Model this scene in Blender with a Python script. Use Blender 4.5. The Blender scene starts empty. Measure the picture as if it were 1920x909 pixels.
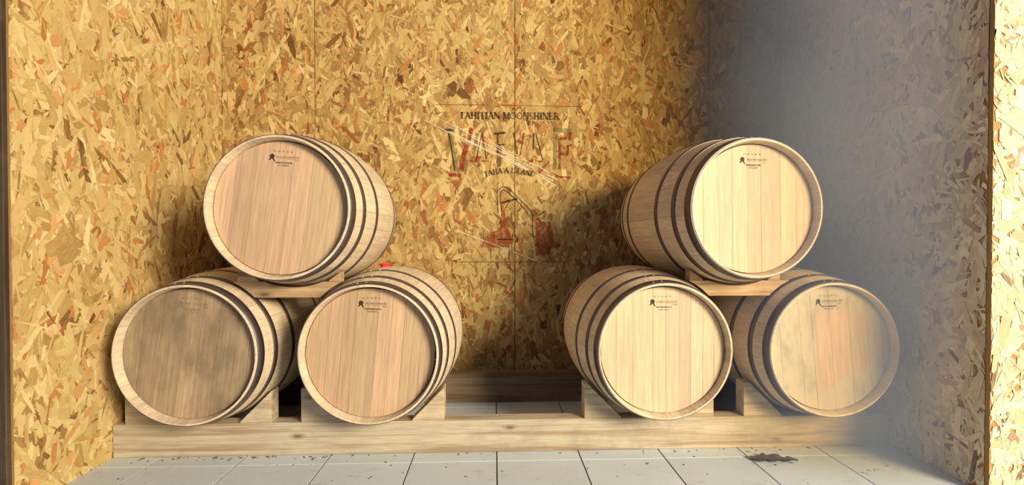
import bpy, bmesh, math, random
import numpy as np
from mathutils import Vector

S = bpy.context.scene
COL = S.collection
PI = math.pi

# ------------------------------------------------------------------ camera
cam_d = bpy.data.cameras.new('camera')
cam = bpy.data.objects.new('camera', cam_d)
COL.objects.link(cam)
cam.location = (0, 0, 0.958)
cam.rotation_euler = (PI / 2 - 0.0131, 0, -0.0406)
cam_d.sensor_width = 36
cam_d.lens = 965 / 1920 * 36
cam_d.shift_x = -7.06 / 1920
cam_d.shift_y = 13.28 / 1920
cam_d.clip_start = 0.02
S.camera = cam

# ------------------------------------------------------------------ sky, sun, exposure
world = bpy.data.worlds.new('sky')
S.world = world
world.use_nodes = True
bg = world.node_tree.nodes['Background']
bg.inputs[0].default_value = (0.32, 0.53, 1.0, 1)
bg.inputs[1].default_value = 0.20

# warm low daylight from the open right-hand side of the yard, well in front of the alcove
sun_d = bpy.data.lights.new('daylight', 'AREA')
sun = bpy.data.objects.new('daylight', sun_d)
COL.objects.link(sun)
sun_d.shape = 'RECTANGLE'
sun_d.size, sun_d.size_y = 2.3, 2.2
sun_d.energy = 1130
sun_d.color = (1.0, 0.85, 0.61)
sun.location = (4.85, -3.6, 2.9)
sun.rotation_euler = (Vector((-0.6, 2.7, 1.0)) - sun.location).to_track_quat('-Z', 'Y').to_euler()

vs = S.view_settings
vs.view_transform = 'Standard'
vs.look = 'None'
vs.gamma = 1
vs.use_curve_mapping = False
vs.exposure = 0.14

# ------------------------------------------------------------------ helpers
def link(o, parent=None):
    COL.objects.link(o)
    if parent is not None:
        o.parent = parent
    return o

def tag(o, label=None, cat=None, group=None, kind=None):
    if label: o['label'] = label
    if cat: o['category'] = cat
    if group: o['group'] = group
    if kind: o['kind'] = kind
    return o

def mesh_obj(name, verts, faces, mat, parent=None, smooth=False, loc=None):
    me = bpy.data.meshes.new(name)
    me.from_pydata(verts, [], faces)
    me.materials.append(mat)
    if smooth:
        me.polygons.foreach_set('use_smooth', [True] * len(me.polygons))
    me.update()
    o = bpy.data.objects.new(name, me)
    if loc: o.location = loc
    return link(o, parent)

def bm_obj(name, bm, mat, parent=None, smooth=False, loc=None):
    me = bpy.data.meshes.new(name)
    bmesh.ops.recalc_face_normals(bm, faces=bm.faces)
    bm.to_mesh(me); bm.free()
    me.materials.append(mat)
    if smooth:
        me.polygons.foreach_set('use_smooth', [True] * len(me.polygons))
    o = bpy.data.objects.new(name, me)
    if loc: o.location = loc
    return link(o, parent)

def bm_box(bm, x0, x1, y0, y1, z0, z1, bev=0.0):
    vs_ = [bm.verts.new(p) for p in ((x0,y0,z0),(x1,y0,z0),(x1,y1,z0),(x0,y1,z0),
                                     (x0,y0,z1),(x1,y0,z1),(x1,y1,z1),(x0,y1,z1))]
    fs = [bm.faces.new([vs_[i] for i in f]) for f in
          ((0,3,2,1),(4,5,6,7),(0,1,5,4),(1,2,6,5),(2,3,7,6),(3,0,4,7))]
    if bev:
        es = list({e for f in fs for e in f.edges})
        bmesh.ops.bevel(bm, geom=es, offset=bev, segments=1, affect='EDGES')

def box(name, x0, x1, y0, y1, z0, z1, mat, parent=None, bev=0.0, loc=None):
    bm = bmesh.new()
    bm_box(bm, x0, x1, y0, y1, z0, z1, bev)
    return bm_obj(name, bm, mat, parent, loc=loc)

def prism_y(name, pts, y0, y1, mat, parent=None, bev=0.0, loc=None):
    """extrude an XZ outline along Y"""
    bm = bmesh.new()
    a = [bm.verts.new((x, y0, z)) for x, z in pts]
    b = [bm.verts.new((x, y1, z)) for x, z in pts]
    n = len(pts)
    bm.faces.new(a); bm.faces.new(b[::-1])
    for i in range(n):
        bm.faces.new((a[i], b[i], b[(i+1) % n], a[(i+1) % n]))
    bmesh.ops.recalc_face_normals(bm, faces=bm.faces)
    if bev:
        bmesh.ops.bevel(bm, geom=list(bm.edges), offset=bev, segments=1, affect='EDGES')
    return bm_obj(name, bm, mat, parent, loc=loc)

# ------------------------------------------------------------------ materials
class NT:
    def __init__(s, name, rough=0.6, metal=0.0, spec=0.3):
        s.m = bpy.data.materials.new(name); s.m.use_nodes = True
        s.t = s.m.node_tree; s.n = s.t.nodes
        s.b = s.n['Principled BSDF']
        s.b.inputs['Roughness'].default_value = rough
        s.b.inputs['Metallic'].default_value = metal
        s.b.inputs['Specular IOR Level'].default_value = spec
    def new(s, typ, **kw):
        nd = s.n.new(typ)
        for k, v in kw.items(): setattr(nd, k, v)
        return nd
    def set(s, nd, key, v):
        if hasattr(v, 'links') or isinstance(v, bpy.types.NodeSocket): s.t.links.new(v, nd.inputs[key])
        else: nd.inputs[key].default_value = v
        return nd
    def math(s, op, a, b=0.0, c=None):
        nd = s.new('ShaderNodeMath', operation=op)
        s.set(nd, 0, a); s.set(nd, 1, b)
        if c is not None: s.set(nd, 2, c)
        return nd.outputs[0]
    def coord(s, what='Object'):
        return s.new('ShaderNodeTexCoord').outputs[what]
    def mapping(s, vec, scale=(1,1,1), loc=(0,0,0), rot=(0,0,0)):
        nd = s.new('ShaderNodeMapping')
        s.set(nd, 'Vector', vec); s.set(nd, 'Scale', scale); s.set(nd, 'Location', loc); s.set(nd, 'Rotation', rot)
        return nd.outputs[0]
    def noise(s, vec, scale, detail=4.0, rough=0.55, dist=0.0):
        nd = s.new('ShaderNodeTexNoise')
        s.set(nd, 'Vector', vec); s.set(nd, 'Scale', scale); s.set(nd, 'Detail', detail)
        s.set(nd, 'Roughness', rough); s.set(nd, 'Distortion', dist)
        return nd.outputs['Fac']
    def ramp(s, fac, stops, interp='LINEAR'):
        nd = s.new('ShaderNodeValToRGB'); nd.color_ramp.interpolation = interp
        el = nd.color_ramp.elements
        while len(el) < len(stops): el.new(0.5)
        for e, (p, c) in zip(el, stops):
            e.position = p
            e.color = (c, c, c, 1) if isinstance(c, (int, float)) else (*c, 1)
        s.set(nd, 0, fac)
        return nd.outputs[0]
    def mix(s, fac, a, b, mode='MIX'):
        nd = s.new('ShaderNodeMix', data_type='RGBA', blend_type=mode)
        s.set(nd, 0, fac)
        for k, v in ((6, a), (7, b)):
            s.set(nd, k, v if isinstance(v, bpy.types.NodeSocket) else (*v, 1))
        return nd.outputs[2]
    def bump(s, h, strength=0.3, dist=0.002):
        nd = s.new('ShaderNodeBump')
        s.set(nd, 'Height', h); s.set(nd, 'Strength', strength); s.set(nd, 'Distance', dist)
        s.t.links.new(nd.outputs[0], s.b.inputs['Normal'])
    def color(s, c):
        s.set(s.b, 'Base Color', c if isinstance(c, bpy.types.NodeSocket) else (*c, 1))
    def objrand(s):
        return s.new('ShaderNodeObjectInfo').outputs['Random']

def randvec(M, vec, amt=7.0):
    r = M.objrand()
    cb = M.new('ShaderNodeCombineXYZ')
    for i in range(3): M.set(cb, i, M.math('MULTIPLY', r, amt * (i + 1)))
    ad = M.new('ShaderNodeVectorMath', operation='ADD')
    M.set(ad, 0, vec); M.set(ad, 1, cb.outputs[0])
    return ad.outputs[0], r

def oak(name, base, grain=(60, 3, 60), var=0.22, dark=0.6, seed=0.0, mottling=0.0, mott_col=(0.2, 0.16, 0.11)):
    """oak: grain runs along the axis with the small scale"""
    M = NT(name, rough=0.62, spec=0.25)
    vec, r = randvec(M, M.coord())
    g = M.noise(M.mapping(vec, grain, (seed, seed, seed)), 1.0, 5, 0.6)
    g2 = M.noise(M.mapping(vec, tuple(k * 4 for k in grain)), 1.0, 3, 0.6)
    big = M.noise(vec, 3.0, 2)
    c = M.mix(M.ramp(g, [(0.3, 0.0), (0.7, 1.0)]), tuple(k * dark for k in base), base)
    c = M.mix(M.math('MULTIPLY', M.ramp(g2, [(0.42, 1.0), (0.56, 0.0)]), 0.32), c, tuple(k * 0.55 for k in base))
    v = M.math('ADD', M.math('MULTIPLY', M.math('SUBTRACT', r, 0.5), var), 1.0)
    v = M.math('ADD', v, M.math('MULTIPLY', M.math('SUBTRACT', big, 0.5), 0.25))
    hs = M.new('ShaderNodeHueSaturation')
    M.set(hs, 'Color', c); M.set(hs, 'Value', v)
    M.set(hs, 'Hue', M.math('ADD', 0.5, M.math('MULTIPLY', M.math('SUBTRACT', M.math('FRACT', M.math('MULTIPLY', r, 7.31)), 0.5), 0.018)))
    c = hs.outputs[0]
    if mottling:
        mk = M.noise(M.mapping(M.coord(), (7, 7, 4.0)), 1.0, 5, 0.65)
        c = M.mix(M.math('MULTIPLY', M.ramp(mk, [(0.38, 1.0), (0.62, 0.0)]), mottling), c, mott_col)
    M.color(c)
    M.bump(M.math('ADD', g, g2), 0.15, 0.001)
    return M

def pine(name, base, dark, scale=1.0, knots=True, grain_axis='X'):
    M = NT(name, rough=0.75, spec=0.2)
    vec, r = randvec(M, M.coord(), 3.1)
    if grain_axis == 'Z': vec = M.mapping(vec, rot=(0, PI / 2, 0))
    wv = M.noise(M.mapping(vec, (1.6, 9, 11)), 1.0, 2, 0.5)
    rings = M.noise(M.mapping(vec, (1.2, 26, 38)), 1.0, 4, 0.55, 0.6)
    fine = M.noise(M.mapping(vec, (10, 160, 200)), 1.0, 3)
    c = M.mix(M.ramp(rings, [(0.36, 1.0), (0.55, 0.0)]), base, dark)
    c = M.mix(M.math('MULTIPLY', M.ramp(wv, [(0.45, 0.0), (0.7, 1.0)]), 0.45), c, tuple(k * 0.72 for k in base))
    c = M.mix(M.math('MULTIPLY', M.ramp(fine, [(0.4, 1.0), (0.6, 0.0)]), 0.25), c, tuple(k * 0.6 for k in dark))
    if knots:
        vo = M.new('ShaderNodeTexVoronoi', feature='F1')
        M.set(vo, 'Vector', M.mapping(vec, (3.6, 9, 9))); M.set(vo, 'Scale', 1.0); M.set(vo, 'Randomness', 1.0)
        k = M.ramp(vo.outputs['Distance'], [(0.04, 1.0), (0.09, 0.4), (0.17, 0.0)])
        c = M.mix(M.math('MULTIPLY', k, 0.8), c, tuple(q * 0.28 for q in dark))
    dirt = M.noise(vec, 5.0, 5, 0.65)
    c = M.mix(M.math('MULTIPLY', M.ramp(dirt, [(0.52, 0.0), (0.7, 1.0)]), 0.3), c, (0.16, 0.12, 0.09))
    M.color(c)
    M.bump(M.math('ADD', rings, fine), 0.2, 0.0015)
    return M.m

def plain(name, c, rough=0.5, metal=0.0, nscale=30.0, amt=0.25, spec=0.3):
    M = NT(name, rough, metal, spec)
    n = M.noise(M.coord(), nscale, 4)
    M.color(M.mix(n, tuple(k * (1 - amt) for k in c), tuple(min(1, k * (1 + amt)) for k in c)))
    M.bump(n, 0.1, 0.001)
    return M.m

STAVE = oak('stave_oak', (0.80, 0.65, 0.45), grain=(70, 2.5, 70), var=0.20, dark=0.72).m
CHIME_GAP = plain('joint_shadow_wood', (0.25, 0.17, 0.10), 0.8)
HEAD = oak('head_oak_clean', (0.63, 0.435, 0.27), grain=(75, 75, 2.2), var=0.34, dark=0.74).m
HEAD_PALE = oak('head_oak_pale', (0.67, 0.495, 0.33), grain=(75, 75, 2.2), var=0.16, dark=0.80).m
HEAD_WEATHERED = oak('head_oak_weathered', (0.46, 0.34, 0.21), grain=(60, 60, 2.0), var=0.30, dark=0.66,
                     mottling=0.75, mott_col=(0.17, 0.125, 0.08)).m

def stained_head():
    M = oak('head_oak_stained', (0.64, 0.48, 0.345), grain=(70, 70, 2.2), var=0.10, dark=0.8)
    src = M.b.inputs['Base Color'].links[0].from_socket
    co = M.coord()
    sx = M.new('ShaderNodeSeparateXYZ'); M.set(sx, 0, co)
    x, z = sx.outputs[0], sx.outputs[2]
    jag = M.noise(M.mapping(co, (55, 1, 3)), 1.0, 4, 0.7)
    soft = M.noise(co, 9.0, 4)
    # a clean patch on the right half that ends in runs; the boards around it are washed grey
    def soft_step(v, w):      # 0..1 across a width w
        return M.ramp(M.math('ADD', 0.5, M.math('DIVIDE', v, w)), [(0.0, 0.0), (1.0, 1.0)])
    low = soft_step(M.math('SUBTRACT', M.math('ADD', z, M.math('MULTIPLY', jag, 0.22)),
                    M.math('ADD', -0.062, M.math('MULTIPLY', M.math('MAXIMUM', x, -0.07), 0.42))), 0.016)
    top = soft_step(M.math('SUBTRACT', 0.19, M.math('ADD', z, M.math('MULTIPLY', soft, 0.06))), 0.07)
    lef = soft_step(M.math('SUBTRACT', M.math('ADD', x, M.math('MULTIPLY', z, -0.07)), -0.062), 0.004)
    rig = soft_step(M.math('SUBTRACT', 0.25, M.math('ADD', x, M.math('MULTIPLY', soft, 0.10))), 0.12)
    patch = M.math('MULTIPLY', M.math('MULTIPLY', low, top), M.math('MULTIPLY', lef, rig))
    spots = M.noise(M.mapping(co, (14, 14, 7)), 1.0, 5, 0.7)
    grey = M.mix(M.math('MULTIPLY', M.ramp(spots, [(0.36, 1.0), (0.55, 0.0)]), 0.6),
                 (0.52, 0.49, 0.38), (0.25, 0.23, 0.18))
    grey = M.mix(0.22, grey, src)
    M.color(M.mix(patch, grey, src))
    return M.m
HEAD_STAINED = stained_head()

STEEL = plain('hoop_steel', (0.115, 0.088, 0.092), 0.42, 0.55, 60, 0.3, 0.5)
RIVET = plain('rivet_steel', (0.75, 0.73, 0.70), 0.3, 0.7, 60, 0.1)
INK = plain('stamp_ink', (0.055, 0.022, 0.016), 0.7)
INK_PALE = plain('stamp_ink_pale', (0.21, 0.115, 0.055), 0.7)
RED_RUBBER = plain('red_silicone', (0.72, 0.035, 0.03), 0.4)
SHADED_BEAM_MAT = pine('dark_beam', (0.26, 0.19, 0.13), (0.15, 0.10, 0.06))  # rear beam: darker pine, the shade at the back put into its colour
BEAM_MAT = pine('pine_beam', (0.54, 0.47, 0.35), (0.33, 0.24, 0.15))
CHOCK_MAT = pine('pine_chock', (0.60, 0.51, 0.36), (0.38, 0.29, 0.18))
PLANK_MAT = pine('pine_plank', (0.58, 0.42, 0.25), (0.36, 0.21, 0.10))
POST_MAT = pine('dark_post', (0.085, 0.058, 0.036), (0.045, 0.030, 0.018), grain_axis='Z')
BACKING = plain('board_core', (0.36, 0.21, 0.07), 0.8, nscale=60)
CEIL_MAT = plain('ceiling_paint', (0.45, 0.40, 0.32), 0.8)
GROUT = plain('dark_grout', (0.060, 0.056, 0.052), 0.9, nscale=80)

def tile_mat():
    M = NT('floor_tile_glaze', rough=0.45, spec=0.4)
    vec, r = randvec(M, M.coord(), 5.0)
    big = M.noise(vec, 4.0, 4)
    c = M.mix(big, (0.50, 0.565, 0.61), (0.62, 0.695, 0.75))
    sm = M.noise(M.mapping(vec, (9, 16, 9)), 1.0, 7, 0.7)
    c = M.mix(M.math('MULTIPLY', M.ramp(sm, [(0.58, 0.0), (0.68, 1.0)]), 0.45), c, (0.33, 0.31, 0.28))
    sp = M.noise(vec, 60.0, 4, 0.6)
    c = M.mix(M.math('MULTIPLY', M.ramp(sp, [(0.66, 0.0), (0.72, 1.0)]), 0.7), c, (0.20, 0.18, 0.16))
    hs = M.new('ShaderNodeHueSaturation'); M.set(hs, 'Color', c)
    M.set(hs, 'Value', M.math('ADD', 0.95, M.math('MULTIPLY', r, 0.1)))
    M.color(hs.outputs[0])
    M.bump(sm, 0.05, 0.001)
    return M.m
TILE = tile_mat()

def strand_mat(name='osb_strand', grey=0.0):
    M = NT(name, rough=0.7, spec=0.15)
    tone = M.new('ShaderNodeAttribute', attribute_name='tone').outputs['Fac']
    hue = M.new('ShaderNodeAttribute', attribute_name='hue').outputs['Fac']
    uv = M.coord('UV')
    gr = M.noise(M.mapping(uv, (1.2, 22, 1)), 1.0, 4, 0.6)
    t = M.math('ADD', tone, M.math('MULTIPLY', M.math('SUBTRACT', gr, 0.5), 0.75))
    a = M.ramp(t, [(0.0, (0.085, 0.035, 0.012)), (0.16, (0.24, 0.130, 0.040)), (0.42, (0.47, 0.322, 0.115)),
                   (0.70, (0.63, 0.485, 0.215)), (1.0, (0.80, 0.64, 0.34))])
    o = M.ramp(t, [(0.0, (0.10, 0.03, 0.01)), (0.4, (0.42, 0.17, 0.05)), (1.0, (0.70, 0.40, 0.16))])
    c = M.mix(M.ramp(hue, [(0.85, 0.0), (0.93, 1.0)]), a, o)
    if grey:      # less saturated, brighter strand colour
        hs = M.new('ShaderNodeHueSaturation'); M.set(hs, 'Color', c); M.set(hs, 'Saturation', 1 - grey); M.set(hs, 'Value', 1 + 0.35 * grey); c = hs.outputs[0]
    M.color(c)
    M.bump(gr, 0.25, 0.001)
    return M.m
STRAND = strand_mat()
STRAND_PALE = strand_mat('osb_strand_pale', 0.28)
STRAND_HAZED = strand_mat('osb_strand_hazed', 0.45)  # right wall strands: the veil of haze is put into their paler grey

# ------------------------------------------------------------------ OSB panels with real strands
def strands(name, w, h, n, rng, to3d, parent, size=1.12, lean=0.55, depth=0.0028, mean=0.39, mat=None):
    """n overlapping wood strands on a w x h panel; to3d(u, v, d) maps panel plane to space"""
    L = np.exp(rng.normal(np.log(0.082), 0.42, n)) * size
    W = np.exp(rng.normal(np.log(0.0225), 0.45, n)) * size
    fine = rng.random(n) < 0.30
    L[fine] *= 0.7; W[fine] *= 0.35
    L = np.clip(L, 0.014, 0.22); W = np.minimum(W, L * 0.7)
    ang = PI / 2 + rng.normal(0, lean, n)
    flat = rng.random(n) < 0.13
    ang[flat] = rng.random(flat.sum()) * PI
    cu = rng.random(n) * w; cv = rng.random(n) * h
    shape = np.array([(-.5, -.18), (-.30, -.5), (.34, -.46), (.5, -.1), (.40, .46), (-.36, .5)])
    P = shape[None] + rng.normal(0, 0.085, (n, 6, 2))
    du = P[..., 0] * L[:, None]; dv = P[..., 1] * W[:, None]
    ca, sa = np.cos(ang)[:, None], np.sin(ang)[:, None]
    u = np.clip(cu[:, None] + du * ca - dv * sa, 0, w)
    v = np.clip(cv[:, None] + du * sa + dv * ca, 0, h)
    d0 = 0.0003 + rng.random(n) * depth
    tilt = rng.normal(0, 1, (n, 2)) * np.array([0.010, 0.030])
    d = np.clip(d0[:, None] + du * tilt[:, :1] + dv * tilt[:, 1:], 0.0002, depth + 0.0012)
    co = to3d(u, v, d).reshape(-1, 3)
    me = bpy.data.meshes.new(name)
    me.vertices.add(n * 6); me.loops.add(n * 6); me.polygons.add(n)
    me.vertices.foreach_set('co', co.ravel())
    me.loops.foreach_set('vertex_index', np.arange(n * 6, dtype=np.int32))
    me.polygons.foreach_set('loop_start', np.arange(0, n * 6, 6, dtype=np.int32))
    me.update(calc_edges=True)
    tone = np.clip(rng.normal(mean, 0.135, n), 0, 1)
    dk = rng.random(n) < 0.045
    tone[dk] = 0.1 + rng.random(dk.sum()) * 0.22
    me.attributes.new('tone', 'FLOAT', 'FACE').data.foreach_set('value', tone.astype(np.float32))
    me.attributes.new('hue', 'FLOAT', 'FACE').data.foreach_set('value', rng.random(n).astype(np.float32))
    uvl = me.uv_layers.new(name='UVMap')
    off = rng.random((n, 1)) * 50
    uvs = np.stack([P[..., 0] * L[:, None] * 18 + off, P[..., 1] * W[:, None] * 18 + off], -1)
    uvl.data.foreach_set('uv', uvs.astype(np.float32).ravel())
    me.materials.append(mat or STRAND)
    o = bpy.data.objects.new(name, me)
    link(o, parent)
    o['kind'] = 'stuff'
    return o

XL, XR, YB, YF = -1.7043, 1.872, 3.3025, 1.885
HT = 3.70
HS = 2.95           # strands are laid up to here, well above the frame
#            # underside of the alcove ceiling
rng = np.random.default_rng(7)

def structure(name, *a, **k):
    o = box(name, *a, **k); o['kind'] = 'structure'
    return o

wall_back = structure('wall_back', XL - 0.02, XR + 0.02, YB + 0.018, YB + 0.08, 0, HT, BACKING)
seams = [XL, -1.132, 0.128, 1.388, XR]
for a, b in zip(seams[:-1], seams[1:]):
    a2, b2 = a + 0.0018, b - 0.0018
    p = box('panel', a2, b2, YB, YB + 0.018, 0.0, HT, BACKING, wall_back)
    strands('wood_strands', b2 - a2, HS, int((b2 - a2) * HS * 2000), rng,
            lambda u, v, d, a2=a2: np.stack([a2 + u, YB - d, v], -1), p)
wall_left = structure('wall_left', XL - 0.08, XL - 0.018, YF, YB + 0.08, 0, HT, BACKING)
for a, b in ((YF, YB - 0.004),):
    p = box('panel', XL - 0.018, XL, a, b, 0, HT, BACKING, wall_left)
    strands('wood_strands', b - a, HS, int((b - a) * HS * 1900), rng,
            lambda u, v, d, a=a: np.stack([XL + d, a + u, v], -1), p, size=1.3, lean=0.75, mean=0.56)  # paler strands: the left wall's stronger light is put into their tone
wall_right = structure('wall_right', XR + 0.018, XR + 0.08, YF, YB + 0.08, 0, HT, BACKING)
p = box('panel', XR, XR + 0.018, YF, YB - 0.004, 0, HT, BACKING, wall_right)
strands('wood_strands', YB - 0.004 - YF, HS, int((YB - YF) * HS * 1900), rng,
        lambda u, v, d: np.stack([XR - d, YF + u, v], -1), p, size=1.1, lean=0.75, mean=0.62, mat=STRAND_HAZED)
# the front of the right wall turns the corner: a board facing the camera
wall_front = structure('wall_front', XR + 0.02, 3.1, YF + 0.0, YF + 0.06, 0, HT, BACKING)
p = box('panel', XR + 0.001, 3.1, YF - 0.018, YF - 0.0005, 0, HT, BACKING, wall_front)
strands('wood_strands', 3.1 - XR - 0.001, HS, 6200, rng,
        lambda u, v, d: np.stack([XR + 0.001 + u, YF - 0.018 - d, v], -1), p, size=1.1, lean=0.8, mean=0.64, mat=STRAND_PALE)
# dark timber post that ends the left wall
post = structure('trim_1', XL - 0.30, XL - 0.004, YF - 0.022, YF - 0.001, 0, HT, POST_MAT, bev=0.003)
ceiling = structure('ceiling', XL - 0.4, 3.1, YF - 0.03, YB + 0.08, HT, HT + 0.08, CEIL_MAT)

# ------------------------------------------------------------------ floor and tiles
floor = structure('floor', -6, 6, -6, YB + 0.08, -0.10, -0.004, GROUT)
T, J = 0.3745, 0.0055
X0, Y0 = 0.0082, 2.25
proto = None
for i in range(-7, 8):
    for j in range(-6, 4):
        xa, xb = X0 + i * T + J / 2, X0 + (i + 1) * T - J / 2
        ya, yb = Y0 + (j - 1) * T + J / 2, Y0 + j * T - J / 2
        if ya > YF - 0.1:      # inside the alcove the tiles are cut to the walls
            xa, xb = max(xa, XL + 0.001), min(xb, XR - 0.001)
            yb = min(yb, YB - 0.002)
        if xb - xa < 0.02 or yb - ya < 0.02: continue
        w, dd = xb - xa, yb - ya
        full = abs(w - (T - J)) < 1e-4 and abs(dd - (T - J)) < 1e-4
        if full and proto is not None:
            o = proto.copy(); link(o, floor)
        else:
            o = box('tile', -w / 2, w / 2, -dd / 2, dd / 2, -0.009, 0, TILE, floor, bev=0.0006)
            if full: proto = o
        o.location = ((xa + xb) / 2, (ya + yb) / 2, random.Random(i * 31 + j).uniform(-0.0004, 0.0))

# ------------------------------------------------------------------ rack timbers
beam = box('timber_beam', XL + 0.004, XR - 0.006, 2.35, 2.435, 0.0, 0.1465, BEAM_MAT, bev=0.003)
tag(beam, 'long pale pine beam lying along the front of the rack on the tiles', 'beam')
beam_r = box('timber_beam', XL + 0.004, XR - 0.006, 3.085, 3.17, 0.0, 0.176, SHADED_BEAM_MAT, bev=0.003)
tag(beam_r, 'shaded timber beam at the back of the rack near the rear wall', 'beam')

# ------------------------------------------------------------------ barrels
LEN, RC, RB = 0.95, 0.295, 0.351
def rad(y): return RC + (RB - RC) * (1 - ((y - LEN / 2) / (LEN / 2)) ** 2)

NST = 28
def stave_mesh():
    half = PI / NST - 0.0011
    ys = [0.0, 0.004, 0.02, 0.045, 0.06, 0.11, 0.18, 0.26, 0.36, 0.475]
    ys = ys + [LEN - y for y in ys[-2::-1]]
    V, F = [], []
    na = 3
    def inner(y):
        e = min(y, LEN - y)
        if e < 0.0451: return RC - 0.008 - 0.006 * (e / 0.045)     # bevelled chime
        return rad(y) - 0.030
    for y in ys:
        e = min(y, LEN - y)
        ro = rad(y) - (0.0025 if e < 0.001 else 0)
        for r in (ro, inner(y)):
            for k in range(na + 1):
                a = -half + 2 * half * k / na
                V.append((r * math.sin(a), y, r * math.cos(a)))
    st = 2 * (na + 1)
    for i in range(len(ys) - 1):
        b0, b1 = i * st, (i + 1) * st
        for k in range(na):
            F.append((b0 + k, b0 + k + 1, b1 + k + 1, b1 + k))
            F.append((b0 + na + 1 + k, b1 + na + 1 + k, b1 + na + 2 + k, b0 + na + 2 + k))
        F.append((b0, b1, b1 + na + 1, b0 + na + 1))
        F.append((b0 + na, b0 + 2 * na + 1, b1 + 2 * na + 1, b1 + na))
    for k in range(na):
        F.append((k, na + 1 + k, na + 2 + k, k + 1))
        b = (len(ys) - 1) * st
        F.append((b + k, b + k + 1, b + na + 2 + k, b + na + 1 + k))
    me = bpy.data.meshes.new('stave'); me.from_pydata(V, [], F); me.materials.append(STAVE); me.update()
    return me
STAVE_ME = stave_mesh()

def hoop_mesh(y0, y1):
    n, V, F = 72, [], []
    t = 0.0022
    for i in range(n):
        a = 2 * PI * i / n
        for y, r in ((y0, rad(y0) + 0.0003), (y0, rad(y0) + t), (y1, rad(y1) + t), (y1, rad(y1) + 0.0003)):
            V.append((r * math.sin(a), y, r * math.cos(a)))
    for i in range(n):
        j = (i + 1) % n
        for k in range(3):
            F.append((i * 4 + k, j * 4 + k, j * 4 + k + 1, i * 4 + k + 1))
    me = bpy.data.meshes.new('hoop'); me.from_pydata(V, [], F); me.materials.append(STEEL); me.update()
    me.polygons.foreach_set('use_smooth', [k % 3 == 1 for k in range(len(F))])
    return me
HOOPS = [(0.004, 0.047), (0.112, 0.142), (0.262, 0.290)]
HOOPS = HOOPS + [(LEN - b, LEN - a) for a, b in HOOPS[::-1]]
HOOP_ME = [hoop_mesh(a, b) for a, b in HOOPS]

def rivet_mesh():
    bm = bmesh.new()
    bmesh.ops.create_uvsphere(bm, u_segments=8, v_segments=5, radius=0.0048)
    for v in bm.verts:
        if v.co.z < 0: v.co.z = 0
        v.co.z *= 0.7
    me = bpy.data.meshes.new('rivet'); bm.to_mesh(me); bm.free(); me.materials.append(RIVET)
    return me
RIVET_ME = rivet_mesh()

RH = 0.2762
def head_boards(mat, parent, seed, roll):
    rnd = random.Random(seed)
    ws = [rnd.uniform(0.05, 0.095) for _ in range(12)]
    xs, x = [], -RH
    edges = [x]
    for w in ws:
        x += w
        if x > RH - 0.03: break
        edges.append(x)
    edges.append(RH)
    g = 0.0005
    for a, b in zip(edges[:-1], edges[1:]):
        a2, b2 = a + (g if a > -RH else 0.002), b - (g if b < RH else 0.002)
        n = 7
        up = [(a2 + (b2 - a2) * k / n) for k in range(n + 1)]
        pts = [(x, math.sqrt(max(RH ** 2 - x * x, 1e-6))) for x in up] + \
              [(x, -math.sqrt(max(RH ** 2 - x * x, 1e-6))) for x in up[::-1]]
        dy = rnd.uniform(-0.0005, 0.0005)
        o = prism_y('head_board', pts, 0.043 + dy, 0.062, mat, parent, loc=(0, 0, RB))
        o.rotation_euler.y = roll
    bm = bmesh.new()
    bmesh.ops.create_circle(bm, cap_ends=True, segments=40, radius=RH)
    for v in bm.verts: v.co = (v.co.x, LEN - 0.044, v.co.y)
    bm_obj('rear_head', bm, HEAD, parent, loc=(0, 0, RB))

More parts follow.
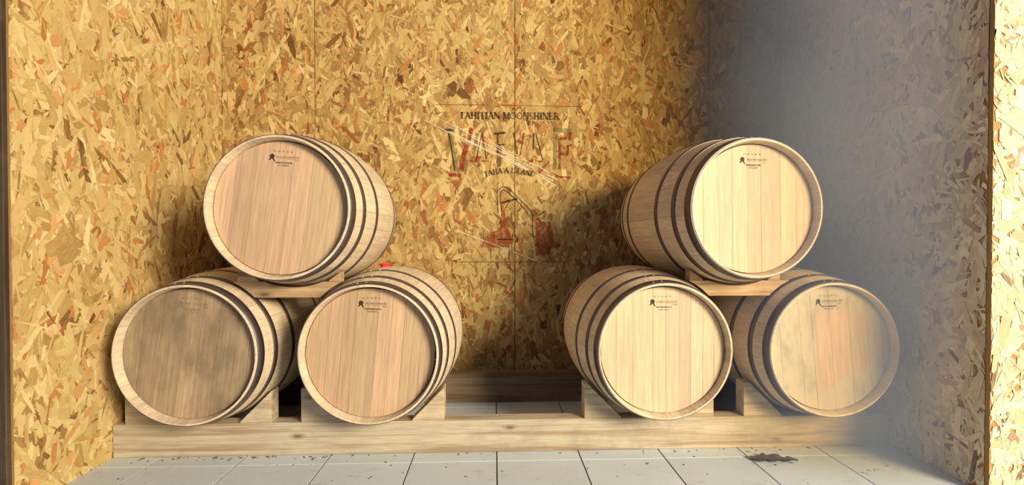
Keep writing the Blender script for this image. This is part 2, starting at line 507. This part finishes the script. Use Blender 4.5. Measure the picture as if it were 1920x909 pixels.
def stamp(parent, roll, seed, mats=(INK, INK_PALE), plain_=False):
    """emblem and rows of small marks burnt into the head"""
    rnd = random.Random(seed)
    y = 0.0422
    V, F = [], []
    def quad(x0, x1, z0, z1):
        b = len(V); V.extend([(x0, y, z0), (x1, y, z0), (x1, y, z1), (x0, y, z1)]); F.append((b, b + 1, b + 2, b + 3))
    def poly(pts):
        b = len(V); V.extend([(x, y, z) for x, z in pts]); F.append(tuple(range(b, b + len(pts))))
    cx, cz = -0.047, 0.213
    poly([(cx + (0.0105 if k % 2 else 0.0092) * math.cos(2 * PI * k / 24), cz + (0.0105 if k % 2 else 0.0092) * math.sin(2 * PI * k / 24)) for k in range(24)])
    poly([(cx - 0.001, cz - 0.005), (cx + 0.007, cz - 0.007), (cx + 0.014, cz - 0.021), (cx + 0.008, cz - 0.020)])
    poly([(cx - 0.008, cz - 0.006), (cx - 0.002, cz - 0.008), (cx - 0.008, cz - 0.017), (cx - 0.013, cz - 0.015)])
    o = mesh_obj('stamp_emblem', V, F, mats[0], parent, loc=(0, 0, RB)); o.rotation_euler.y = roll
    V, F = [], []
    def marks(x0, x1, zc, h, step, gap):
        x = x0
        while x < x1:
            w = step * rnd.uniform(0.5, 0.85)
            k = rnd.random()
            if k < 0.6: quad(x, x + w * 0.3, zc - h / 2, zc + h / 2)
            if k > 0.2: quad(x, x + w, zc + h * 0.26, zc + h / 2)
            if k > 0.5: quad(x + w * 0.7, x + w, zc - h / 2, zc + h / 2)
            if k < 0.8: quad(x, x + w, zc - h / 2, zc - h * 0.26)
            x += step * (1 if rnd.random() > gap else 1.7)
    for i in range(5):
        xx = -0.041 + i * 0.0175
        marks(xx, xx + 0.008, 0.235, 0.0055, 0.0048, 0)
    marks(-0.030, 0.062, 0.212, 0.0065, 0.0044, 0.06)
    quad(-0.030, 0.062, 0.2045, 0.2052)
    marks(0.044, 0.062, 0.199, 0.004, 0.004, 0)
    o = mesh_obj('stamp_lettering', V, F, mats[1], parent, loc=(0, 0, RB)); o.rotation_euler.y = roll
    V, F = [], []
    marks(-0.032, 0.038, 0.188, 0.006, 0.0042, 0.08); marks(-0.030, 0.036, 0.1885, 0.003, 0.003, 0)
    marks(-0.019, 0.022, 0.177, 0.005, 0.0040, 0.1)
    o = mesh_obj('stamp_lettering', V, F, mats[0] if not plain_ else mats[1], parent, loc=(0, 0, RB)); o.rotation_euler.y = roll

def barrel(x, y, z, yaw, head, label, seed, board_roll, rivet_roll, stamp_mats=(INK, INK_PALE), bung=False):
    r = bpy.data.objects.new('wine_barrel', None); link(r)
    r.empty_display_size = 0.1
    r.location = (x, y, z - RB); r.rotation_euler = (0, 0, yaw)
    tag(r, label, 'barrel', 'oak barrels stacked in two pyramids')
    rnd = random.Random(seed)
    a0 = rnd.random()
    for k in range(NST):
        o = bpy.data.objects.new('stave', STAVE_ME); link(o, r)
        o.location = (0, 0, RB); o.rotation_euler = (0, 2 * PI * (k + a0) / NST, 0)
    for k, (ya, yb) in enumerate(HOOPS):
        h = bpy.data.objects.new('hoop', HOOP_ME[k]); link(h, r); h.location = (0, 0, RB)
        if k < 4:
            for s in (-1, 1):
                q = bpy.data.objects.new('rivet', RIVET_ME); link(q, h)
                ym = (ya + yb) / 2
                a = rivet_roll + s * 0.062
                rr = rad(ym) + 0.002
                q.location = (rr * math.sin(a), ym, rr * math.cos(a)); q.rotation_euler = (0, a, 0)
    head_boards(head, r, seed, board_roll)
    stamp(r, board_roll * 0.4, seed, stamp_mats)
    if bung:
        bm = bmesh.new()
        n = 16
        prof = [(0.0, -0.012), (0.020, -0.012), (0.024, 0.010), (0.031, 0.012), (0.031, 0.017), (0.0, 0.020)]
        rings = []
        for pr, pz in prof:
            rings.append([bm.verts.new((pr * math.cos(2 * PI * k / n), pr * math.sin(2 * PI * k / n), pz)) for k in range(n)] if pr else [bm.verts.new((0, 0, pz))])
        for A, B in zip(rings[:-1], rings[1:]):
            for k in range(n):
                k2 = (k + 1) % n
                if len(A) == 1: bm.faces.new((A[0], B[k], B[k2]))
                elif len(B) == 1: bm.faces.new((A[k], A[k2], B[0]))
                else: bm.faces.new((A[k], A[k2], B[k2], B[k]))
        a = rivet_roll
        o = bm_obj('bung', bm, RED_RUBBER, r, loc=((RB + 0.001) * math.sin(a), LEN / 2, RB + (RB + 0.001) * math.cos(a)))
        o.rotation_euler = (0, a, 0); o['label'] = 'red silicone bung'
    return r

R_ = math.radians
BAR = {
 'B1': (-1.293, 2.193, 0.4870, R_(0.6)), 'B2': (-0.533, 2.180, 0.4870, R_(-1.0)), 'B3': (-0.887, 2.135, 1.102, R_(-0.2)),
 'B4': (0.738, 2.184, 0.4880, R_(1.2)), 'B5': (1.495, 2.193, 0.4870, R_(0.6)), 'B6': (1.113, 2.134, 1.104, R_(4.2)),
}
PALE = plain('stamp_ink_faded', (0.24, 0.15, 0.09), 0.7)
barrel(*BAR['B1'], HEAD_WEATHERED, 'bottom barrel beside the left wall with a mottled grey-brown weathered head', 11, R_(7), R_(-6), (PALE, PALE))
barrel(*BAR['B2'], HEAD, 'bottom barrel with a red bung, right-hand one of the left stack, clean tan head', 22, R_(5), R_(-6), bung=True)
barrel(*BAR['B3'], HEAD, 'top barrel of the left stack, its tan head boards leaning slightly', 33, R_(8), R_(4))
barrel(*BAR['B4'], HEAD_PALE, 'bottom barrel with a clean pale head, left-hand one of the right stack', 44, R_(0), R_(-6))
barrel(*BAR['B5'], HEAD_STAINED, 'bottom barrel beside the right wall with a grey water-stained head', 55, R_(-5), R_(-4), (INK, INK_PALE))
barrel(*BAR['B6'], HEAD_PALE, 'top barrel of the right stack with a pale straw-coloured head', 66, R_(-1), R_(0))

# ------------------------------------------------------------------ chocks and cradle planks
def axis_at(key, y):
    x, y0, z, yaw = BAR[key]
    t = (y - y0)
    return x - math.tan(yaw) * t, z, rad(t / math.cos(yaw))

def chock(key, side, outer, ztop, zbase, y0, y1, mat, label, ang=45, toe=0.006):
    cx = cz = 0; R = 0
    xs = []
    for yy in (y0, y1):
        x, z, r = axis_at(key, yy); xs.append(x); cz = z; R = max(R, r)
    R += 0.0045
    cx = max(xs, key=lambda q: q * side)
    a = R_(ang)
    px, pz = R * math.sin(a), cz - R * math.cos(a)
    def zl(dx): return pz + (dx - px) * math.tan(a)
    dx_top = px + (ztop - pz) / math.tan(a)
    dx_toe = px + (zbase + toe - pz) / math.tan(a)
    if dx_top < outer - 0.004:
        pts = [(dx_toe, zbase), (outer, zbase), (outer, ztop), (dx_top, ztop), (dx_toe, zbase + toe)]
    else:
        pts = [(dx_toe, zbase), (outer, zbase), (outer, zl(outer)), (dx_toe, zbase + toe)]
    mid = sum(p[0] for p in pts) / len(pts)
    pts = [((p[0] - mid) * side, p[1] - zbase) for p in pts]
    if side > 0: pts = pts[::-1]
    o = prism_y('chock', pts, 0, y1 - y0, mat, bev=0.0015, loc=(cx + mid * side, y0, zbase + 0.0002))
    tag(o, label, 'chock', 'timber chocks wedging the barrels')
    return o

ZB = 0.1465
YC = (2.352, 2.433)
chock('B1', -1, 0.352, 0.300, ZB, *YC, CHOCK_MAT, 'chock on the front beam, left of the grey-brown barrel by the left wall')
chock('B1', 1, 0.287, 0.300, ZB, *YC, CHOCK_MAT, 'chock on the front beam, right of the grey-brown barrel by the left wall')
chock('B2', -1, 0.345, 0.300, ZB, *YC, CHOCK_MAT, 'chock on the front beam, left of the bottom barrel with the red bung')
chock('B2', 1, 0.297, 0.310, ZB, *YC, CHOCK_MAT, 'chock on the front beam, right of the bottom barrel with the red bung')
chock('B4', -1, 0.320, 0.305, ZB, *YC, CHOCK_MAT, 'chock on the front beam, left of the clean pale bottom barrel')
chock('B4', 1, 0.285, 0.300, ZB, *YC, CHOCK_MAT, 'chock on the front beam, right of the clean pale bottom barrel')
chock('B5', -1, 0.330, 0.305, ZB, *YC, CHOCK_MAT, 'chock on the front beam, left of the water-stained barrel')
chock('B5', 1, 0.262, 0.290, ZB, *YC, CHOCK_MAT, 'chock on the front beam, right of the water-stained barrel')

def cradle(lo, hi, top, y0, y1, ztop, zbot, label):
    """plank held between two lower barrels, hollowed on top for the upper one"""
    Rt = max(axis_at(top, y)[2] for y in (y0, y1)) + 0.005
    cx, cz = sum(axis_at(top, y)[0] for y in (y0, y1)) / 2, axis_at(top, y0)[1]
    def side_x(key, z, s):
        best = None
        for y in (y0, y1):
            x, zc, r = axis_at(key, y)
            v = x + s * math.sqrt(max((r + 0.004) ** 2 - (z - zc) ** 2, 0))
            best = v if best is None else (max(best, v) if s > 0 else min(best, v))
        return best
    zs = [zbot + (ztop - zbot) * k / 4 for k in range(5)]
    left = [(side_x(lo, z, 1), z) for z in zs]
    right = [(side_x(hi, z, -1), z) for z in zs]
    pts = [left[0], right[0]] + right[1:]
    d = cz - ztop
    if Rt > d:
        hw = math.sqrt(Rt * Rt - d * d)
        for k in range(13):
            x = hw - 2 * hw * k / 12
            pts.append((cx + x, cz - math.sqrt(Rt * Rt - x * x)))
    pts += left[:0:-1]
    mx = (left[0][0] + right[0][0]) / 2
    pts = [(x - mx, z - zbot) for x, z in pts]
    o = prism_y('cradle_plank', pts, 0, y1 - y0, PLANK_MAT, bev=0.0, loc=(mx, y0, zbot))
    tag(o, label, 'plank', 'planks carrying the upper barrels')
    return o

YP = (2.305, 2.362)
ZT, ZBT = 0.786, 0.717
cradle('B1', 'B2', 'B3', *YP, ZT, ZBT, 'knotty front plank under the top barrel of the left stack')
cradle('B4', 'B5', 'B6', *YP, ZT, ZBT, 'striped front plank under the top barrel of the right stack')
cradle('B1', 'B2', 'B3', 2.90, 2.957, ZT, ZBT, 'plank behind, under the rear of the left stack\'s top barrel')
cradle('B4', 'B5', 'B6', 2.90, 2.957, ZT, ZBT, 'plank behind, under the rear of the right stack\'s top barrel')
chock('B3', -1, 0.245, 0.838, ZT, *YP, PLANK_MAT, 'shaded small chock on the plank, left of the left stack\'s top barrel', ang=36)
chock('B3', 1, 0.203, 0.838, ZT, *YP, PLANK_MAT, 'small chock on the plank, right of the left stack\'s top barrel', ang=36)
chock('B6', -1, 0.210, 0.838, ZT, *YP, PLANK_MAT, 'small chock on the plank, left of the right stack\'s top barrel', ang=36)
chock('B6', 1, 0.205, 0.820, ZT, *YP, PLANK_MAT, 'small chock on the plank, right of the right stack\'s top barrel', ang=36)

# ------------------------------------------------------------------ painted logo on the back wall
def paint(name, c, cover, nscale, full=0.92, least=0.10):
    M = NT(name, 0.8, spec=0.1)
    n = M.noise(M.mapping(M.coord(), (1.6, 1, 0.8)), nscale, 5, 0.7)
    M.color(c)
    M.set(M.b, 'Alpha', M.ramp(n, [(0.5 - cover * 0.35, full), (0.56 + cover * 0.2, least)]))
    return M.m
P_DARK = paint('worn_black_paint', (0.030, 0.016, 0.010), 0.8, 40, 0.95, 0.35)
P_RED = paint('worn_red_paint', (0.30, 0.030, 0.015), 0.30, 30)
P_RUST = paint('worn_rust_paint', (0.34, 0.060, 0.020), 0.0, 26, 0.62, 0.22)
P_GREEN = paint('worn_green_paint', (0.15, 0.16, 0.08), -0.2, 30, 0.42, 0.10)
P_SCR = paint('scratched_bare_wood', (0.97, 0.90, 0.72), 0.9, 60)

YL = YB - 0.0052
class Ink:
    def __init__(s, y=0.0): s.V, s.F, s.y = [], [], y
    def poly(s, pts):
        b = len(s.V); s.V += [(x, s.y, z) for x, z in pts]; s.F.append(tuple(range(b, b + len(pts))))
    def stroke(s, x0, z0, x1, z1, w):
        dx, dz = x1 - x0, z1 - z0; L = math.hypot(dx, dz) or 1
        nx, nz = -dz / L * w / 2, dx / L * w / 2
        s.poly([(x0 - nx, z0 - nz), (x1 - nx, z1 - nz), (x1 + nx, z1 + nz), (x0 + nx, z0 + nz)])
    def line(s, pts, w):
        for a, b in zip(pts[:-1], pts[1:]): s.stroke(*a, *b, w)
def arc(cx, cz, rx, rz, a0, a1, n=12):
    return [(cx + rx * math.cos(R_(a0 + (a1 - a0) * k / n)), cz + rz * math.sin(R_(a0 + (a1 - a0) * k / n))) for k in range(n + 1)]
TK, TN = 0.28, 0.12          # thick and thin strokes of a roman letter one unit high
def sf(x, z, w=0.30): return [((x - w / 2, z), (x + w / 2, z), TN)]
GL = {
 'T': (0.80, [((.4, 0), (.4, 1), TK), ((.04, .96), (.76, .96), .08), ((.06, .78), (.06, 1), .06), ((.74, .78), (.74, 1), .06)] + sf(.4, .03)),
 'A': (0.86, [((.10, 0), (.42, 1), TN), ((.42, 1), (.74, 0), TK), ((.22, .36), (.62, .36), TN)] + sf(.10, .03, .24) + sf(.74, .03)),
 'H': (0.90, [((.18, 0), (.18, 1), TK), ((.72, 0), (.72, 1), TK), ((.18, .5), (.72, .5), TN)] + sf(.18, .03) + sf(.18, .97) + sf(.72, .03) + sf(.72, .97)),
 'I': (0.42, [((.21, 0), (.21, 1), TK)] + sf(.21, .03) + sf(.21, .97)),
 'N': (0.90, [((.14, 0), (.14, 1), TN), ((.16, 1), (.74, 0), TK), ((.76, 0), (.76, 1), TN)] + sf(.14, .03, .24) + sf(.12, .97, .24) + sf(.76, .97, .24)),
 'M': (1.06, [((.14, 0), (.16, 1), TN), ((.18, 1), (.52, .05), TK), ((.52, .05), (.88, 1), TN), ((.90, 0), (.90, 1), TK)] + sf(.14, .03, .24) + sf(.14, .97, .22) + sf(.90, .03) + sf(.92, .97, .26)),
 'E': (0.76, [((.18, 0), (.18, 1), TK), ((.18, .96), (.66, .96), .08), ((.18, .52), (.52, .52), TN), ((.18, .04), (.68, .04), .08), ((.65, .8), (.65, 1), .06), ((.67, 0), (.67, .22), .06)] + sf(.18, .03) + sf(.18, .97)),
 'L': (0.74, [((.18, 0), (.18, 1), TK), ((.18, .04), (.66, .04), .08), ((.65, 0), (.65, .25), .06)] + sf(.18, .97)),
 'V': (0.84, [((.12, 1), (.42, 0), TK), ((.42, 0), (.74, 1), TN)] + sf(.12, .97) + sf(.74, .97, .24)),
 "'": (0.30, [((.15, .72), (.17, 1), .12)]),
 ' ': (0.42, []),
}
def _cv(pts, w): return [(a, b, w) for a, b in zip(pts[:-1], pts[1:])]
GL['O'] = (0.96, _cv(arc(.48, .5, .38, .46, 0, 360, 20), .12))
GL['D'] = (0.92, [((.18, 0), (.18, 1), TK)] + _cv(arc(.30, .5, .50, .46, -90, 90, 12), .12) + [((.18, .96), (.32, .96), .08), ((.18, .04), (.32, .04), .08)] + sf(.16, .03) + sf(.16, .97))
GL['S'] = (0.66, _cv(arc(.33, .73, .24, .22, 30, 270, 10) + arc(.33, .27, .25, .23, 90, -150, 10), .12))
GL['R'] = (0.88, [((.18, 0), (.18, 1), TK)] + _cv(arc(.38, .74, .28, .22, -90, 90, 10), .12) + [((.18, .96), (.40, .96), .08), ((.18, .52), (.40, .52), TN), ((.42, .52), (.76, 0), TK)] + sf(.18, .03) + sf(.18, .97, .26) + sf(.78, .03, .2))
def write(ink, text, place, h):
    """place(x) -> (origin x, origin z, angle) for pen position x"""
    x = 0
    for ch in text:
        w, st = GL[ch]
        ox, oz, an = place(x + w * h / 2)
        ca, sa = math.cos(an), math.sin(an)
        for (a, b, t) in st:
            q = []
            for (u, v) in (a, b):
                u, v = (u - w / 2) * h, v * h
                q.append((ox + u * ca - v * sa, oz + u * sa + v * ca))
            ink.stroke(*q[0], *q[1], t * h)
        x += w * h
    return x
def width(text): return sum(GL[c][0] for c in text)

LX = 0.095       # middle of the logo
k1 = Ink()
wd = 0.640; h1 = wd / width('TAHITIAN MOONSHINER')
h1z = 0.038
write(k1, 'TAHITIAN MOONSHINER', lambda x: (LX - wd / 2 + x, 1.748, 0), h1)
logo = mesh_obj('painted_logo', k1.V, k1.F, P_DARK, wall_back, loc=(0, YL, 0))
logo['label'] = 'worn logo painted on the boards'
k2 = Ink(-0.0001)
cz0, rad2 = 0.93, 0.475
w2 = width("TAHA'A ISLAND")
h2 = 0.034
def arc_place(x):
    a = PI / 2 - (x - w2 * h2 / 2) / rad2
    return (LX + rad2 * math.cos(a), cz0 + rad2 * math.sin(a), a - PI / 2)
write(k2, "TAHA'A ISLAND", arc_place, h2)
mesh_obj('arched_lettering', k2.V, k2.F, P_DARK, logo, loc=(0, 0, 0))['label'] = 'arched black lettering'
# big outlined red letters with a green offset: tall at both ends, short in the middle
kr, kg, kk = Ink(-0.0003), Ink(0.0), Ink(-0.0002)
def zpx(y): return 0.958 + (455.5 - y) / 292.0
def xpx(x): return (x - 931.5) / 292.0
def rs(ink, pts, w):
    ink.line([(xpx(a), zpx(b)) for a, b in pts], w)
rs(kr, [(889, 242), (882, 268), (873, 296), (869, 322)], 0.030)            # V
rs(kr, [(846, 329), (869, 330)], 0.022)
rs(kk, [(846, 250), (852, 285), (857, 322)], 0.008); rs(kk, [(838, 246), (856, 246)], 0.008)
rs(kr, [(908, 250), (910, 272)], 0.008); rs(kr, [(885, 303), (898, 303), (898, 296), (906, 296)], 0.010); rs(kr, [(906, 303), (921, 303)], 0.010)   # A
rs(kk, [(897, 300), (908, 250), (916, 300)], 0.007)
rs(kk, [(930, 252), (952, 250)], 0.014); rs(kk, [(937, 252), (937, 291)], 0.010); rs(kk, [(937, 273), (950, 272)], 0.010); rs(kr, [(934, 292), (952, 291)], 0.009)  # E
rs(kr, [(986, 250), (983, 270), (979, 291)], 0.009); rs(kr, [(968, 293), (979, 293)], 0.008); rs(kk, [(967, 250), (974, 290)], 0.009)   # V
rs(kk, [(1004, 250), (1004, 280)], 0.010); rs(kr, [(995, 303), (1002, 303), (1002, 294), (1009, 294), (1009, 303)], 0.010); rs(kr, [(1012, 303), (1023, 303)], 0.010); rs(kk, [(1008, 250), (1021, 300)], 0.007)   # A
rs(kr, [(1053, 318), (1053, 260), (1066, 260), (1071, 250)], 0.017); rs(kr, [(1053, 289), (1068, 291), (1069, 272)], 0.014)   # E
rs(kr, [(1037, 325), (1052, 332), (1075, 333)], 0.014); rs(kr, [(1071, 264), (1074, 248)], 0.016)
rs(kg, [(1042, 244), (1075, 246)], 0.030); rs(kg, [(1045, 250), (1044, 318)], 0.026); rs(kg, [(1050, 289), (1070, 284)], 0.016)
rs(kg, [(846, 246), (862, 326)], 0.026); rs(kg, [(836, 246), (858, 245)], 0.02); rs(kg, [(900, 252), (890, 300)], 0.016)
mesh_obj('letter_shadow', kg.V, kg.F, P_GREEN, logo)['label'] = 'faded green edge of the big letters'
mesh_obj('big_lettering', kr.V, kr.F, P_RED, logo)['label'] = 'red strokes of the big letters'
mesh_obj('letter_outline', kk.V, kk.F, P_DARK, logo)['label'] = 'dark strokes of the big letters'
# pot still
ks, ko = Ink(-0.0001), Ink(-0.0003)
bz = zpx(469)
pot = [(xpx(a), zpx(b)) for a, b in [(906, 462), (912, 448), (922, 437), (936, 432), (942, 424), (945, 400), (948, 388), (951, 400), (953, 424), (958, 433), (966, 446), (968, 452), (964, 464), (905, 464)]]
ks.poly(pot)
ks.poly([(xpx(a), zpx(b)) for a, b in [(1008, 416), (1036, 416), (1040, 436), (1042, 446), (1056, 462), (1036, 466), (1034, 478), (1008, 480)]])
rs(ko, [(938, 400), (936, 372), (937, 358), (944, 351), (952, 351), (960, 356), (978, 374), (994, 390), (1002, 402), (1003, 446)], 0.006)
rs(ko, [(945, 398), (942, 372), (943, 360), (948, 356), (958, 362), (976, 380), (990, 396), (997, 406)], 0.006)
rs(ko, [(944, 381), (974, 373)], 0.012); rs(ko, [(935, 449), (966, 449)], 0.008)
rs(ko, [(866, 491), (1056, 491)], 0.004); rs(ko, [(1010, 410), (1018, 416)], 0.008); rs(ko, [(1034, 462), (1034, 488)], 0.005); rs(ko, [(958, 464), (958, 486)], 0.005); rs(ko, [(924, 466), (924, 486)], 0.004)
rs(ko, [(822, 199), (920, 199)], 0.003); rs(ko, [(940, 199), (1090, 200)], 0.003)
mesh_obj('pot_still_picture', ks.V, ks.F, P_RUST, logo)['label'] = 'rust-red picture of a pot still'
mesh_obj('still_outline', ko.V, ko.F, P_DARK, logo)['label'] = 'dark outline of the pot still'
sc = Ink(-0.0006)
rr = random.Random(5)
def scratch(x0, y0, x1, y1, w, n=9, jit=1.6):
    pts = [(x0 + (x1 - x0) * k / n + rr.uniform(-1, 1), y0 + (y1 - y0) * k / n + rr.uniform(-jit, jit)) for k in range(n + 1)]
    for a, b in zip(pts[:-1], pts[1:]):
        if rr.random() < 0.88: rs(sc, [a, b], w * rr.uniform(0.8, 1.7))
scratch(800, 227, 1047, 347, 0.006); scratch(840, 236, 1050, 338, 0.005); scratch(842, 247, 1000, 316, 0.004)
scratch(860, 240, 985, 302, 0.004); scratch(900, 275, 1040, 340, 0.005); scratch(912, 262, 1046, 330, 0.004)
scratch(815, 222, 880, 248, 0.003); scratch(858, 432, 1018, 492, 0.004, jit=0.6)
mesh_obj('scratches', sc.V, sc.F, P_SCR, logo)['label'] = 'pale diagonal scratches across the logo'

# ------------------------------------------------------------------ litter on the floor
LEAF = plain('dead_leaf', (0.085, 0.068, 0.062), 0.7, nscale=120, amt=0.5)
V, F = [], []
nl = 18
for i in range(nl + 1):
    t = i / nl
    w = 0.042 * math.sin(PI * min(1, t * 0.93 + 0.05)) ** 0.8 * (1 - 0.3 * t)
    for k in range(7):
        s_ = k / 6 * 2 - 1
        z = 0.003 + 0.016 * s_ * s_ * (0.6 + 0.4 * math.sin(t * 23)) * (1 - abs(t - 0.5)) + 0.0025 * math.sin(t * 40 + k)
        V.append((-0.105 + 0.21 * t, s_ * w + 0.008 * math.sin(t * 3), max(z, 0.0012)))
for i in range(nl):
    for k in range(6):
        a = i * 7 + k
        F.append((a, a + 1, a + 8, a + 7))
leaf = mesh_obj('dry_leaf', V, F, LEAF, smooth=True, loc=(1.225, 2.205, 0.0))
leaf.rotation_euler.z = R_(-6)
tag(leaf, 'curled dark dead leaf lying on the white tiles before the right stack', 'leaf')

CRUMB = plain('debris', (0.12, 0.10, 0.08), 0.9)
bm = bmesh.new()
r3 = random.Random(3)
for i in range(130):
    if i < 75: x, y = r3.uniform(XL + 0.03, XR - 0.05), 2.345 - abs(r3.gauss(0, 0.02))
    else: x, y = r3.uniform(XL + 0.05, XR - 0.1), r3.uniform(1.95, 2.33)
    if i < 32: x = r3.uniform(-1.6, -0.7)
    s_ = r3.uniform(0.0012, 0.0042)
    a = r3.random() * PI
    c, q = math.cos(a), math.sin(a)
    l_ = s_ * r3.uniform(1.0, 3.2)
    b = [bm.verts.new((x + u * c - v * q, y + u * q + v * c, z)) for u, v, z in
         ((-l_, -s_, 0.0002), (l_, -s_, 0.0002), (l_ * .6, s_, 0.0002), (-l_, s_ * .5, 0.0002), (-l_ * .4, 0, s_), (l_ * .4, 0, s_ * .8))]
    for f in ((0, 1, 5, 4), (1, 2, 5), (2, 3, 4, 5), (3, 0, 4)): bm.faces.new([b[k] for k in f])
cr = bm_obj('wood_crumbs', bm, CRUMB)
tag(cr, 'dark wood crumbs and grit scattered over the tiles along the beam', 'debris', kind='stuff')

# ------------------------------------------------------------------ added haze volume, lays a bluish veil over the right half of the alcove
hm = bpy.data.materials.new('haze'); hm.use_nodes = True
ht = hm.node_tree
ht.nodes.remove(ht.nodes['Principled BSDF'])
sc_ = ht.nodes.new('ShaderNodeVolumeScatter')
sc_.inputs['Color'].default_value = (0.44, 0.59, 1.0, 1)
sc_.inputs['Anisotropy'].default_value = 0.0
tc = ht.nodes.new('ShaderNodeTexCoord'); sp = ht.nodes.new('ShaderNodeSeparateXYZ')
ht.links.new(tc.outputs['Object'], sp.inputs[0])
mr = ht.nodes.new('ShaderNodeMapRange'); mr.interpolation_type = 'SMOOTHSTEP'
mr.inputs['From Min'].default_value = 0.92; mr.inputs['From Max'].default_value = XR
mr.inputs['To Min'].default_value = 0.0; mr.inputs['To Max'].default_value = 1.0
ht.links.new(sp.outputs[0], mr.inputs['Value'])
nz = ht.nodes.new('ShaderNodeTexNoise'); nz.inputs['Scale'].default_value = 1.3; nz.inputs['Detail'].default_value = 1
ht.links.new(tc.outputs['Object'], nz.inputs['Vector'])
m1 = ht.nodes.new('ShaderNodeMath'); m1.operation = 'MULTIPLY'
ht.links.new(mr.outputs[0], m1.inputs[0]); ht.links.new(nz.outputs['Fac'], m1.inputs[1])
m2 = ht.nodes.new('ShaderNodeMath'); m2.operation = 'MULTIPLY'; m2.inputs[1].default_value = 5.0
ht.links.new(m1.outputs[0], m2.inputs[0])
ht.links.new(m2.outputs[0], sc_.inputs['Density'])
ht.links.new(sc_.outputs[0], ht.nodes['Material Output'].inputs['Volume'])
hz = box('haze', 0.45, XR - 0.008, YF + 0.02, YB - 0.012, 0.004, 2.9, hm)
tag(hz, 'bluish haze volume added before the right wall of the alcove', 'haze', kind='stuff')
